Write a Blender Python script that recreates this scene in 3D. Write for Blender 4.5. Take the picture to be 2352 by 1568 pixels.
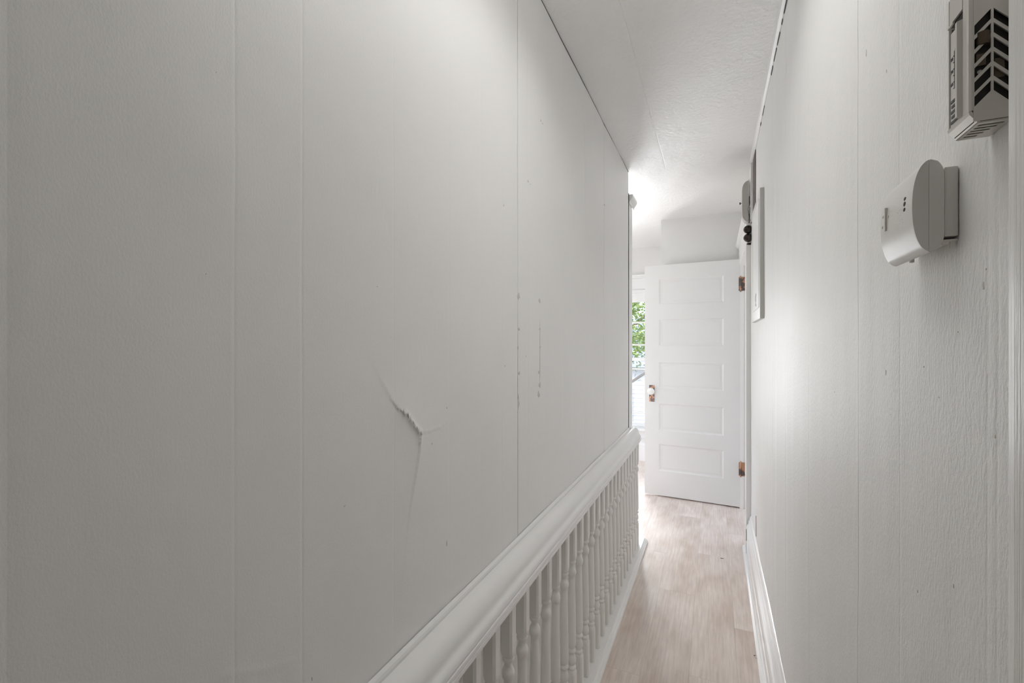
import bpy, bmesh, math, random
from mathutils import Vector, Matrix, noise
random.seed(7)
PI = math.pi
for o in list(bpy.data.objects): bpy.data.objects.remove(o)
sc = bpy.context.scene
C = sc.collection

# ------------------------------------------------------------ camera, sky, lights, exposure
H = 1.40
cd = bpy.data.cameras.new('camera'); cam = bpy.data.objects.new('camera', cd); C.objects.link(cam)
cd.sensor_width = 36.0; cd.lens = 16.0; cd.shift_y = 4/2352; cd.clip_start = 0.02; cd.clip_end = 200
cam.location = (0, 0, H); cam.rotation_euler = (PI/2, 0, math.radians(24.03))
sc.camera = cam

w = bpy.data.worlds.new('sky'); sc.world = w; w.use_nodes = True
wn = w.node_tree.nodes; wl = w.node_tree.links
sky = wn.new('ShaderNodeTexSky'); sky.sky_type = 'NISHITA'; sky.sun_disc = False
sky.sun_elevation = math.radians(48); sky.sun_rotation = math.radians(200); sky.air_density = 1.0; sky.dust_density = 2.0; sky.ozone_density = 1.0
bgn = wn['Background']; bgn.inputs['Strength'].default_value = 0.36
wl.new(sky.outputs[0], bgn.inputs['Color'])

def area(name, loc, rot, sx, sy, watts, col=(1, 1, 1), portal=False, spread=PI):
    l = bpy.data.lights.new(name, 'AREA'); l.shape = 'RECTANGLE'; l.size = sx; l.size_y = sy
    l.energy = watts; l.color = col; l.spread = spread
    if portal: l.cycles.is_portal = True
    o = bpy.data.objects.new(name, l); C.objects.link(o); o.location = loc; o.rotation_euler = rot
    return o
R90 = PI/2
area('hall_fill_area', (-0.13, 1.00, 2.505), (0, 0, 0), 0.28, 0.85, 1.15, (1.0, 0.99, 0.975), spread=math.radians(130))  # added fill panel under the ceiling, out of view
pl = bpy.data.lights.new('hall_fill_point', 'POINT'); pl.energy = 0.55; pl.shadow_soft_size = 0.09; pl.color = (1.0, 0.99, 0.975)  # second added fill, a soft point source above the view
po = bpy.data.objects.new('hall_fill_point', pl); C.objects.link(po); po.location = (-0.13, 0.80, 2.30)
# daylight at the far window; left and side-room sources are added fill, unseen
area('window_portal', (-1.15, 5.80, 1.22), (-R90, 0, 0), 1.25, 1.75, 1, portal=True)
area('daylight_far_window', (-1.37, 5.79, 1.22), (-R90, 0, 0), 0.66, 1.55, 48, (0.97, 0.98, 1.0))
area('daylight_far_window', (-0.69, 5.79, 1.22), (-R90, 0, 0), 0.15, 1.55, 3.2, (0.97, 0.98, 1.0))
area('fill_left_opening', (-3.25, 4.35, 1.35), (0, -R90, 0), 1.7, 1.5, 4, (0.95, 0.97, 1.0))
area('fill_side_room_opening', (2.42, 3.9, 1.35), (0, R90, 0), 1.3, 1.2, 7, (0.95, 0.97, 1.0))
sc.view_settings.view_transform = 'Standard'; sc.view_settings.look = 'None'
sc.view_settings.gamma = 1.0; sc.view_settings.use_curve_mapping = False
sc.view_settings.exposure = 1.13
sc.cycles.max_bounces = 11; sc.cycles.diffuse_bounces = 9; sc.cycles.glossy_bounces = 3
sc.cycles.transparent_max_bounces = 8; sc.cycles.sample_clamp_indirect = 6.0
sc.cycles.caustics_reflective = False; sc.cycles.caustics_refractive = False
sc.cycles.use_denoising = True; sc.cycles.use_adaptive_sampling = True; sc.cycles.adaptive_threshold = 0.08; sc.cycles.adaptive_min_samples = 20

# ------------------------------------------------------------ materials
def mat(name, col, rough=0.5, metal=0.0, spec=0.5):
    m = bpy.data.materials.new(name); m.use_nodes = True
    b = m.node_tree.nodes['Principled BSDF']
    b.inputs['Base Color'].default_value = (*col, 1); b.inputs['Roughness'].default_value = rough
    b.inputs['Metallic'].default_value = metal; b.inputs['Specular IOR Level'].default_value = spec
    return m
def N(m, t): return m.node_tree.nodes.new(t)
def L(m, a, b): m.node_tree.links.new(a, b)
def coords(m, scale=(1, 1, 1)):
    tc = N(m, 'ShaderNodeNewGeometry'); mp = N(m, 'ShaderNodeMapping'); mp.inputs['Scale'].default_value = scale
    L(m, tc.outputs['Position'], mp.inputs['Vector']); return mp.outputs[0]
def noise_tex(m, vec, scale, detail=3, rough=.5):
    n = N(m, 'ShaderNodeTexNoise'); n.inputs['Scale'].default_value = scale; n.inputs['Detail'].default_value = detail
    n.inputs['Roughness'].default_value = rough; L(m, vec, n.inputs['Vector']); return n.outputs['Fac']
def add_bump(m, fac, strength, dist, prev=None):
    b = N(m, 'ShaderNodeBump'); b.inputs['Strength'].default_value = strength; b.inputs['Distance'].default_value = dist
    L(m, fac, b.inputs['Height'])
    if prev is not None: L(m, prev, b.inputs['Normal'])
    L(m, b.outputs[0], m.node_tree.nodes['Principled BSDF'].inputs['Normal']); return b.outputs[0]
def tint(m, fac, c1, c2, p0=.35, p1=.65):
    r = N(m, 'ShaderNodeValToRGB'); r.color_ramp.elements[0].color = (*c1, 1); r.color_ramp.elements[1].color = (*c2, 1)
    r.color_ramp.elements[0].position = p0; r.color_ramp.elements[1].position = p1
    L(m, fac, r.inputs[0]); L(m, r.outputs[0], m.node_tree.nodes['Principled BSDF'].inputs['Base Color']); return r

WALLC = (0.872, 0.867, 0.852)  # hall white kept lighter than the far white to balance uneven light
def painted(name, col, rough, stip, stretch=(1, 1, .35), brush=0.0, spec=0.5, stipdist=.0012, sc_=260):
    m = mat(name, col, rough, spec=spec)
    v = coords(m, stretch)
    n1 = noise_tex(m, v, sc_, 3, .6)
    p = add_bump(m, n1, stip, stipdist)
    v2 = coords(m, (1, 1, 1)); n2 = noise_tex(m, v2, 9, 3)
    p = add_bump(m, n2, .25, .004, p)
    if brush > 0:
        v3 = coords(m, (1, 1, .02)); n3 = noise_tex(m, v3, 420, 2)
        p = add_bump(m, n3, brush, .0012, p)
    v4 = coords(m); n4 = noise_tex(m, v4, 1.7, 4)
    tint(m, n4, tuple(c*.955 for c in col), col, .3, .7)
    return m
M = {}
M['wall_left'] = painted('wall_paint_satin', WALLC, .42, .30, stretch=(1, 1, .55), brush=.03, stipdist=.0008, sc_=420)
M['wall_right'] = painted('wall_paint_gloss', WALLC, .54, .75, stretch=(1, 1, .45), brush=.14, spec=.13, stipdist=.0014)
M['wall'] = painted('wall_paint_dimmed', (0.78, 0.775, 0.765), .5, .25)  # same white toned down to offset the stronger light at the far end
M['ceiling'] = painted('ceiling_paint', (0.87, 0.866, 0.858), .56, .35, stretch=(1, 1, 1), spec=.42)
M['trim'] = painted('trim_gloss_paint', (0.885, 0.88, 0.87), .28, .10)
M['brushed'] = painted('brushed_casing_paint', (0.80, 0.79, 0.77), .32, .2, brush=.38)
M['balus'] = painted('baluster_paint', (0.85, 0.842, 0.82), .30, .12)
M['door'] = painted('door_paint_dimmed', (0.78, 0.776, 0.768), .38, .12)  # door white toned down too, against the far-end light
# ceiling roller orange-peel, larger lumps
m = M['ceiling']; v = coords(m, (1, 1, 1)); n = noise_tex(m, v, 55, 3, .5)
prev = [l.from_socket for l in m.node_tree.links if l.to_socket == m.node_tree.nodes['Principled BSDF'].inputs['Normal']][0]
b = add_bump(m, n, .6, .006, prev)
M['dark'] = mat('dark_gap', (.10, .095, .09), .8)
M['black'] = mat('black_interior', (.02, .018, .016), .6)
M['void'] = mat('stair_void', (.7, .69, .67), .8)
M['floor_base'] = mat('underlay', (.45, .38, .33), .9)
M['silver'] = mat('thermostat_satin_silver', (.62, .60, .56), .36, .5)
M['silver_light'] = mat('thermostat_scale_plate', (.66, .65, .62), .38, .35)
M['ink'] = mat('scale_ink', (.09, .085, .08), .6)
M['innards'] = mat('thermostat_innards', (.10, .075, .05), .4, .4)
M['plastic'] = mat('aged_white_plastic', (.70, .68, .65), .33)
M['plastic_side'] = mat('matte_plastic_cap', (.72, .70, .675), .45)
M['bronze'] = mat('worn_copper_bronze', (.45, .22, .13), .35, .7)
m = M['bronze']; tint(m, noise_tex(m, coords(m), 24, 2), (.15, .12, .115), (.58, .32, .21), .46, .56)
M['porcelain'] = mat('white_porcelain', (.85, .85, .82), .12)
M['chime'] = mat('brushed_chime_cover', (.55, .54, .51), .42, .5)
M['bell'] = mat('dark_bell_metal', (.055, .045, .045), .18, .8)
M['brown'] = mat('dark_brown_and_recess_shade', (.085, .055, .045), .6)  # small brown parts, and the painted recess shade above the fuse panel
M['wire'] = mat('black_wire', (.03, .028, .028), .5)
M['sash'] = mat('window_sash_paint', (.80, .80, .80), .35)
M['chip'] = mat('bared_filler', (.64, .62, .59), .8)
M['chip_light'] = mat('torn_paint_edge', (.86, .855, .84), .5)
M['splinter'] = mat('brown_splinter', (.16, .10, .07), .7)

def glass(name, screen=0.0):
    m = bpy.data.materials.new(name); m.use_nodes = True; nt = m.node_tree; nt.nodes.clear()
    out = nt.nodes.new('ShaderNodeOutputMaterial'); t = nt.nodes.new('ShaderNodeBsdfTransparent'); g = nt.nodes.new('ShaderNodeBsdfGlossy')
    g.inputs['Roughness'].default_value = .03; mx = nt.nodes.new('ShaderNodeMixShader'); fr = nt.nodes.new('ShaderNodeFresnel')
    fr.inputs['IOR'].default_value = 1.45
    nt.links.new(fr.outputs[0], mx.inputs[0]); nt.links.new(t.outputs[0], mx.inputs[1]); nt.links.new(g.outputs[0], mx.inputs[2])
    last = mx.outputs[0]
    if screen > 0:
        tr = nt.nodes.new('ShaderNodeBsdfTranslucent'); tr.inputs[0].default_value = (.93, .92, .97, 1)
        m2 = nt.nodes.new('ShaderNodeMixShader'); m2.inputs[0].default_value = screen
        nt.links.new(last, m2.inputs[1]); nt.links.new(tr.outputs[0], m2.inputs[2]); last = m2.outputs[0]
    nt.links.new(last, out.inputs[0]); return m
M['glass'] = glass('window_glass'); M['screen'] = glass('film_covered_glass', .035)

def plank_mat():
    m = mat('pale_oak_laminate', (.6, .5, .44), .33)
    b = m.node_tree.nodes['Principled BSDF']
    oi = N(m, 'ShaderNodeObjectInfo')
    v = coords(m, (1, .055, 1)); cmb = N(m, 'ShaderNodeVectorMath'); cmb.operation = 'ADD'
    mul = N(m, 'ShaderNodeVectorMath'); mul.operation = 'MULTIPLY'; mul.inputs[1].default_value = (7, 13, 0)
    cx = N(m, 'ShaderNodeCombineXYZ'); L(m, oi.outputs['Random'], cx.inputs[0]); L(m, oi.outputs['Random'], cx.inputs[1])
    L(m, cx.outputs[0], mul.inputs[0]); L(m, v, cmb.inputs[0]); L(m, mul.outputs[0], cmb.inputs[1])
    n = noise_tex(m, cmb.outputs[0], 95, 5, .62)
    v2 = coords(m, (1, .4, 1)); c2 = N(m, 'ShaderNodeVectorMath'); c2.operation = 'ADD'; L(m, v2, c2.inputs[0]); L(m, mul.outputs[0], c2.inputs[1])
    n2 = noise_tex(m, c2.outputs[0], 8, 3)
    r = N(m, 'ShaderNodeValToRGB'); e = r.color_ramp.elements
    e[0].position = .25; e[0].color = (.68, .60, .55, 1); e[1].position = .72; e[1].color = (.90, .83, .775, 1)
    L(m, n, r.inputs[0])
    mx = N(m, 'ShaderNodeMix'); mx.data_type = 'RGBA'; mx.blend_type = 'MULTIPLY'; mx.inputs[0].default_value = 1
    r2 = N(m, 'ShaderNodeValToRGB'); r2.color_ramp.elements[0].color = (.80, .745, .70, 1); r2.color_ramp.elements[0].position = .28
    r2.color_ramp.elements[1].color = (1.0, 1.0, 1.0, 1); r2.color_ramp.elements[1].position = .6; L(m, n2, r2.inputs[0])
    L(m, r.outputs[0], mx.inputs[6]); L(m, r2.outputs[0], mx.inputs[7])
    mx2 = N(m, 'ShaderNodeMix'); mx2.data_type = 'RGBA'; mx2.blend_type = 'MULTIPLY'; mx2.inputs[0].default_value = 1
    r3 = N(m, 'ShaderNodeValToRGB'); r3.color_ramp.elements[0].color = (.945, .92, .90, 1); r3.color_ramp.elements[1].color = (1.04, 1.03, 1.03, 1)
    L(m, oi.outputs['Random'], r3.inputs[0]); L(m, mx.outputs[2], mx2.inputs[6]); L(m, r3.outputs[0], mx2.inputs[7])
    L(m, mx2.outputs[2], b.inputs['Base Color'])
    add_bump(m, n, .25, .0008)
    return m
M['plank'] = plank_mat()

# ------------------------------------------------------------ mesh helpers
def obj(name, bm, m, parent=None, smooth=False, kind=None):
    me = bpy.data.meshes.new(name); bm.to_mesh(me); bm.free()
    if smooth:
        for p in me.polygons: p.use_smooth = True
    if m: me.materials.append(m)
    o = bpy.data.objects.new(name, me); C.objects.link(o)
    if parent: o.parent = parent
    if kind: o['kind'] = kind
    return o
def struct(name, bm, m, parent=None, smooth=False):
    return obj(name, bm, m, parent, smooth, kind=None if parent else 'structure')
def thing(name, label, cat, loc=(0, 0, 0), group=None):
    o = bpy.data.objects.new(name, None); o.empty_display_size = .05; C.objects.link(o); o.location = loc
    o['label'] = label; o['category'] = cat
    if group: o['group'] = group
    return o
def tag(o, label, cat, group=None):
    o['label'] = label; o['category'] = cat
    if group: o['group'] = group
    return o
def box(bm, x0, x1, y0, y1, z0, z1, bev=0.0, seg=1, rot=None):
    vs = [bm.verts.new(Vector((x, y, z))) for x in (x0, x1) for y in (y0, y1) for z in (z0, z1)]
    f = [(0, 1, 3, 2), (4, 6, 7, 5), (0, 4, 5, 1), (2, 3, 7, 6), (0, 2, 6, 4), (1, 5, 7, 3)]
    fs = [bm.faces.new([vs[i] for i in q]) for q in f]
    if bev > 0:
        es = list({e for q in fs for e in q.edges})
        bmesh.ops.bevel(bm, geom=es, offset=bev, segments=seg, affect='EDGES', profile=.6)
    return vs
def boxm(x0, x1, y0, y1, z0, z1, bev=0.0, seg=1):
    bm = bmesh.new(); box(bm, x0, x1, y0, y1, z0, z1, bev, seg); bmesh.ops.recalc_face_normals(bm, faces=bm.faces); return bm
def extrude_poly(bm, pts, axis, a, b):
    """pts 2D polygon; axis 'y': pts=(x,z) between y=a..b ; 'x': pts=(y,z); 'z': pts=(x,y)"""
    def P(p, t):
        return {'y': (p[0], t, p[1]), 'x': (t, p[0], p[1]), 'z': (p[0], p[1], t)}[axis]
    A = [bm.verts.new(P(p, a)) for p in pts]; B = [bm.verts.new(P(p, b)) for p in pts]
    n = len(pts)
    for i in range(n): bm.faces.new((A[i], A[(i+1) % n], B[(i+1) % n], B[i]))
    bm.faces.new(A); bm.faces.new(B[::-1])
    return A, B
def extr(pts, axis, a, b):
    bm = bmesh.new(); extrude_poly(bm, pts, axis, a, b); bmesh.ops.recalc_face_normals(bm, faces=bm.faces); return bm
def lathe(bm, prof, cx, cy, z0=0, seg=16, axis='z'):
    rings = []
    for r, z in prof:
        ring = []
        for i in range(seg):
            a = 2*PI*i/seg
            if axis == 'z': p = (cx+r*math.cos(a), cy+r*math.sin(a), z0+z)
            elif axis == 'y': p = (cx+r*math.cos(a), cy+z, z0+r*math.sin(a))
            else: p = (cx+z, cy+r*math.cos(a), z0+r*math.sin(a))
            ring.append(bm.verts.new(p))
        rings.append(ring)
    for k in range(len(rings)-1):
        for i in range(seg):
            j = (i+1) % seg
            bm.faces.new((rings[k][i], rings[k][j], rings[k+1][j], rings[k+1][i]))
    bm.faces.new(rings[0][::-1]); bm.faces.new(rings[-1])
def tube(bm, pts, r, seg=8):
    pts = [Vector(p) for p in pts]; rings = []
    for i, p in enumerate(pts):
        d = (pts[min(i+1, len(pts)-1)] - pts[max(i-1, 0)]).normalized()
        u = d.cross(Vector((0, 0, 1)));  u = u if u.length > .01 else d.cross(Vector((1, 0, 0))); u.normalize(); v = d.cross(u)
        rings.append([bm.verts.new(p + u*r*math.cos(2*PI*k/seg) + v*r*math.sin(2*PI*k/seg)) for k in range(seg)])
    for a, b in zip(rings, rings[1:]):
        for k in range(seg): bm.faces.new((a[k], a[(k+1) % seg], b[(k+1) % seg], b[k]))
    bm.faces.new(rings[0][::-1]); bm.faces.new(rings[-1])
def fin(bm): bmesh.ops.recalc_face_normals(bm, faces=bm.faces); return bm
def shade_auto(o, ang=35):
    me = o.data
    for p in me.polygons: p.use_smooth = True
    bm = bmesh.new(); bm.from_mesh(me)
    for e in bm.edges:
        if len(e.link_faces) == 2 and e.calc_face_angle(0) > math.radians(ang): e.smooth = False
    bm.to_mesh(me); bm.free(); return o

# key planes
XL, XR, ZC = -0.526, 0.216, 2.54
YEND = 3.08

# ------------------------------------------------------------ structure: left wall of panelling sheets
def seg_dist(p, a, b):
    ax, ay = a; bx, by = b; px, py = p; dx, dy = bx-ax, by-ay
    t = max(0, min(1, ((px-ax)*dx+(py-ay)*dy)/(dx*dx+dy*dy)))
    qx, qy = ax+t*dx, ay+t*dy; s = (dx*(py-ay)-dy*(px-ax))
    return math.hypot(px-qx, py-qy), s, t
# torn ridge of the buckled board (y, z) from top to bottom
RIDGE = [(.617, 1.345), (.640, 1.312), (.662, 1.285), (.690, 1.268), (.712, 1.243), (.733, 1.226), (.731, 1.19), (.722, 1.15), (.708, 1.10), (.699, 1.05)]
BRANCH = [(.733, 1.226), (.77, 1.221), (.80, 1.222), (.83, 1.229), (.852, 1.236)]
LOWRIDGE = [(.30, .955), (.345, 1.008), (.350, 1.012), (.40, .985), (.45, .965)]
def ridge_h(y, z):
    best = None
    n = len(RIDGE)-1
    for i in range(n):
        d, s, t = seg_dist((y, z), RIDGE[i], RIDGE[i+1])
        if best is None or d < best[0]: best = (d, s, (i+t)/n)
    d, s, u = best
    amp = max(0.0, math.sin(min(1, max(0, u))*PI*.92+.12))
    # left (smaller y) falls away steeply, right falls gently
    left = s < 0
    wd = .050 if left else .115
    h = .0055*amp*math.exp(-(d/wd)) * (.80 if left else 1.0)
    if not left: h += .0013*amp*math.exp(-d/.014)
    if .3 < u < .62: h += .0016*math.exp(-(d/.006)**2)*(1+.9*noise.noise(Vector((y*190, z*190, 3))))
    for i in range(len(BRANCH)-1):
        db, sb, tb = seg_dist((y, z), BRANCH[i], BRANCH[i+1])
        h += .0009*math.exp(-(db/.0045)**2)*(1-(i+tb)/len(BRANCH)) * (1 if sb > 0 else -.4)
    for i in range(len(LOWRIDGE)-1):
        db, sb, tb = seg_dist((y, z), LOWRIDGE[i], LOWRIDGE[i+1])
        h += .0005*math.exp(-(db/.0030)**2)
    return h
DENTS = [(1.075, 2.09, .006, -.0012), (1.34, 1.90, .007, -.0016), (1.42, 1.70, .008, -.0016), (.245, 1.37, .004, .0012), (.300, 1.368, .004, -.001),
         (1.28, 1.45, .006, -.001), (.56, 1.10, .003, -.001), (.63, 1.68, .05, .0010), (.33, 1.62, .06, .0012), (.95, 1.30, .07, .0016), (.47, 1.45, .09, -.0014)]
def wall_h(y, z):
    h = .0020*noise.noise(Vector((y*2.6, z*1.3, 1.7))) + .0007*noise.noise(Vector((y*9, z*4, 5.1)))
    for dy, dz, r, a in DENTS:
        q = ((y-dy)**2+(z-dz)**2)/(r*r)
        if q < 9: h += a*math.exp(-q)
    if .3 < y < 1.25 and .9 < z < 1.5: h += ridge_h(y, z)
    # thin scratch lines
    d, s, t = seg_dist((y, z), (.615, 1.66), (.645, 1.61)); h -= .0007*math.exp(-(d/.002)**2)
    return h
GROOVES = [.171, .363, .461, .659, .846, .992, 1.110, 1.298, 1.46, 1.66, 1.80, 1.97, 2.14, 2.52, 2.7, 2.88]
def axis_samples(lo, hi, zones, coarse):
    s = lo; out = [lo]
    while s < hi-1e-6:
        st = coarse
        for a, b, f in zones:
            if a <= s < b: st = min(st, f)
        s = min(hi, s+st); out.append(s)
    return out
def panel_sheet(y0, y1, zones_y, zones_z):
    ys = axis_samples(y0, y1, zones_y, .03)
    for g in GROOVES:
        if y0+.01 < g < y1-.01:
            ys = [y for y in ys if abs(y-g) > .0022] + [g-.0016, g-.0004, g+.0004, g+.0016]
    ys = sorted(ys); zs = axis_samples(0.0, ZC-.004, zones_z, .03)
    bm = bmesh.new(); grid = []
    for y in ys:
        gd = 0.0
        for gi, g in enumerate(GROOVES):
            if abs(y-g) < .0007: gd = -.00012 - .00012*((gi*37) % 5)/4
        col = [bm.verts.new((XL + wall_h(y, z) + gd - (.0012 if y in (ys[0], ys[-1]) else 0), y, z)) for z in zs]
        grid.append(col)
    for i in range(len(ys)-1):
        for j in range(len(zs)-1):
            bm.faces.new((grid[i][j], grid[i+1][j], grid[i+1][j+1], grid[i][j+1]))
    # thickness at the edges
    for col, yy in ((grid[0], ys[0]), (grid[-1], ys[-1])):
        bk = [bm.verts.new((XL-.006, yy, v.co.z)) for v in col]
        for j in range(len(col)-1): bm.faces.new((col[j], bk[j], bk[j+1], col[j+1]))
    top = [c[-1] for c in grid]; bk = [bm.verts.new((XL-.006, v.co.y, v.co.z)) for v in top]
    for j in range(len(top)-1): bm.faces.new((top[j], top[j+1], bk[j+1], bk[j]))
    return fin(bm)
wl_back = struct('wall_left', boxm(-.66, XL-.0065, -2.60, YEND+.01, 0, ZC), M['void'])
fineY = [(.59, .88, .0035), (.28, .47, .0035), (.88, 1.25, .008), (.2, 1.6, .012)]; fineZ = [(1.03, 1.36, .0035), (.94, 1.03, .004), (1.36, 2.2, .014)]
for k, (a, b2, zy, zz) in enumerate([(-2.60, -.9, [], []), (-.897, .003, [(0, .01, .01)], []), (.0055, 1.2222, fineY, fineZ), (1.2250, 2.356, [(1.22, 1.6, .012)], [(1, 2.2, .02)]), (2.3585, YEND, [], [])]):
    s = obj('wall_panel', panel_sheet(a, b2, zy, zz), M['wall_left'], wl_back, smooth=True)
    sh = shade_auto(s, 60)

obj('joint_gap', boxm(XL-.0045, XL-.0022, 1.2223, 1.2249, .3, 1.30), M['black'], wl_back)
obj('joint_gap', boxm(XL-.0045, XL-.0022, 1.2223, 1.2229, 1.30, ZC-.02), M['black'], wl_back)
obj('joint_filler', boxm(XL-.0045, XL-.0004, 1.2230, 1.2249, 1.3005, ZC-.02), M['wall_left'], wl_back)
# scars of old fixings and filler on the left wall, proud lumps on the sheet joints
def lump(bm, x, y, z, ry, rz, t, sx=1, seed=0):
    n = 13; c = bm.verts.new((x+sx*t, y, z)); ring = []; r2 = []
    for i in range(n):
        a = 2*PI*i/n; k = 1+.9*noise.noise(Vector((i*1.7, seed*3.1, .5)))
        ring.append(bm.verts.new((x-sx*.001, y+ry*k*math.cos(a), z+rz*k*math.sin(a))))
        r2.append(bm.verts.new((x+sx*t*.8, y+.6*ry*k*math.cos(a), z+.6*rz*k*math.sin(a))))
    for i in range(n):
        j = (i+1) % n
        bm.faces.new((ring[i], ring[j], r2[j], r2[i])); bm.faces.new((r2[i], r2[j], c))
def px_left(u, v, x=XL):
    ph = math.radians(24.03)+math.atan((1176-u)/1045.0); y = -x/math.tan(ph)
    Z = y*math.cos(math.radians(24.03)) - x*math.sin(math.radians(24.03)); return y, H-(v-788)*Z/1045.0
bm = bmesh.new()
for i, (u, v, a, c) in enumerate([(1191, 680, 4, 9), (1192, 756, 3, 4), (1190, 798, 2, 6), (1193, 857, 3, 4), (1191, 925, 3, 14), (1239, 691, 3, 8), (1240, 755, 2, 4), (1241, 797, 2, 3), (1238, 855, 2, 5),
                                 (1240, 884, 3, 8), (1240, 800, .7, 92), (1238, 906, 3, 10), (1242, 277, 2, 6), (1246, 284, 2, 4), (1213, 416, 2, 5), (1218, 423, 1.6, 3), (867, 658, 1.6, 2), (1025, 936, 1.2, 2.4),
                                 (990, 1018, 1.2, 1.8), (792, 1161, 1.8, 2.6), (1027, 1248, 1.3, 6), (474, 629, 1.2, 1.4), (1157, 472, 1.2, 4), (1388, 470, 1.5, 4), (1377, 570, 1, 2), (717, 1558, 1, 5), (1208, 818, 1, 2), (1160, 840, 1.2, 2), (496, 166, 1.2, 1.6)]):
    y, z = px_left(u, v); y2, z2 = px_left(u+a, v+c)
    lump(bm, XL+wall_h(y, z), y, z, abs(y2-y), abs(z2-z), .0007, 1, i)
tmp = fin(bm); obj('paint_chip', tmp, M['chip'], wl_back, kind='stuff')
bm = bmesh.new()
for i in range(11):   # crumbled paper edge along the ridge
    t = i/10.; k = t*3.2+2.1; a = RIDGE[int(k)]; b_ = RIDGE[min(int(k)+1, 9)]; f = k-int(k)
    y = a[0]+(b_[0]-a[0])*f+.003*noise.noise(Vector((i*2.3, 0, 0)))+.002; z = a[1]+(b_[1]-a[1])*f
    lump(bm, XL+wall_h(y, z), y, z, .0016+.002*random.random(), .0035+.004*random.random(), .0005, 1, i)
obj('torn_edge', fin(bm), M['chip_light'], wl_back, smooth=True, kind='stuff')

# strip that closes the joint between wall and ceiling (ragged, stops short)
# ------------------------------------------------------------ right wall
def wall_hr(y, z):
    h = .0022*noise.noise(Vector((y*3.0, z*1.1, 9.7))) + .0009*noise.noise(Vector((y*14, z*3, 2.1)))
    if y < 1.0: h += .0006*noise.noise(Vector((y*42, z*9, 7.7)))
    return h
def right_sheet(y0, y1, z1=ZC-.003, z0=0.0):
    ys = axis_samples(y0, y1, [(.4, 1.1, .007), (1.1, 1.8, .015)], .035)
    gr = [.514, .530, .733, 1.349, 1.75, 2.05]
    for g in gr:
        if y0+.01 < g < y1-.01: ys = [y for y in ys if abs(y-g) > .0022] + [g-.0014, g, g+.0014]
    ys = sorted(ys); zs = axis_samples(z0, z1, [(.5, 2.0, .02)], .03); bm = bmesh.new(); grid = []
    for y in ys:
        gd = .00035 if any(abs(y-g) < 1e-6 for g in gr) else 0
        grid.append([bm.verts.new((XR - wall_hr(y, z) + gd, y, z)) for z in zs])
    for i in range(len(ys)-1):
        for j in range(len(zs)-1): bm.faces.new((grid[i][j], grid[i][j+1], grid[i+1][j+1], grid[i+1][j]))
    for col in (grid[0], grid[-1]):
        bk = [bm.verts.new((XR+.006, v.co.y, v.co.z)) for v in col]
        for j in range(len(col)-1): bm.faces.new((col[j], bk[j], bk[j+1], col[j+1]))
    return fin(bm)
bm = bmesh.new()
box(bm, XR+.007, XR+.11, -2.60, 3.50, 0, ZC); box(bm, XR+.007, XR+.11, 3.50, 4.305, 2.12, ZC); box(bm, XR+.007, XR+.11, 4.305, 4.42, 0, ZC)
wr_back = struct('wall_right', fin(bm), M['void'])
for a, b2 in [(-2.60, -.30), (-.298, .9202), (.9220, 2.141), (2.1425, 3.495)]:
    shade_auto(obj('wall_panel', right_sheet(a, b2), M['wall_right'], wr_back, smooth=True), 60)
obj('wall_panel', right_sheet(3.496, 4.305, z0=2.12), M['wall_right'], wr_back, smooth=True)
obj('wall_panel', right_sheet(4.306, 4.42), M['wall_right'], wr_back, smooth=True)
def px_right(u, v, x=XR):
    ph = math.atan((u-1176)/1045.0)-math.radians(24.03); y = x/math.tan(ph)
    Z = y*math.cos(math.radians(24.03)) - x*math.sin(math.radians(24.03)); return y, H-(v-788)*Z/1045.0
bm = bmesh.new()
for i, (u, v, a, c) in enumerate([(1990, 122, 1.2, 9), (2038, 163, 1, 4), (1922, 1022, 2, 3), (2046, 952, 2, 2), (2156, 912, 1.5, 2), (2122, 842, 1, 3), (2285, 1002, 2, 8), (2256, 657, 3, 12), (2262, 618, 2, 3),
                                  (2035, 855, 1.4, 9), (2187, 1345, 1, 8), (2144, 1212, 2, 2), (2199, 762, 1, 2), (2108, 1358, 1, 5), (1916, 900, 1, 2)]):
    y, z = px_right(u, v); y2, z2 = px_right(u+a, v+c)
    lump(bm, XR-wall_hr(y, z), y, z, abs(y2-y), abs(z2-z), .0005, -1, i)
obj('paint_chip', fin(bm), M['chip'], wr_back, kind='stuff')

# ------------------------------------------------------------ floor of planks
fl = struct('floor', boxm(-3.3, 2.45, -2.6, 5.75, -.06, -.008), M['floor_base'])
PW, seamx = .188, .087
plank_cache = {}
def plank(x0, x1, y0, y1):
    key = (round(x1-x0, 4), round(y1-y0, 4))
    if key not in plank_cache:
        bm = bmesh.new(); wv, lv = x1-x0-.0003, y1-y0-.0004
        box(bm, 0, wv, 0, lv, -.008, 0)
        es = [e for e in bm.edges if all(abs(v.co.z) < 1e-6 for v in e.verts)]
        bmesh.ops.bevel(bm, geom=es, offset=.00025, segments=1, affect='EDGES'); fin(bm)
        me = bpy.data.meshes.new('plank'); bm.to_mesh(me); bm.free(); me.materials.append(M['plank']); plank_cache[key] = me
    o = bpy.data.objects.new('plank', plank_cache[key]); C.objects.link(o); o.parent = fl; o.location = (x0+.00015, y0+.0002, 0)
offs = {0: 1.27, -1: 2.06, -2: 1.50, 1: 2.35, -3: .75, -4: 1.9}
for k in range(-16, 13):
    xa = seamx + k*PW; xb = xa+PW
    if xa < -3.2 or xb > 2.42: continue
    inner = xb > -.55 and xa < XR+.1
    ylo = -2.55 if inner else 3.0
    st = offs.get(k, (abs(k)*.47) % 1.22)
    y = st - 1.22*math.ceil((st-ylo)/1.22)
    while y < 5.74:
        a, b2 = max(y, ylo), min(y+1.22, 5.74)
        if b2-a > .03: plank(xa, xb, a, b2)
        y += 1.22

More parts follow.
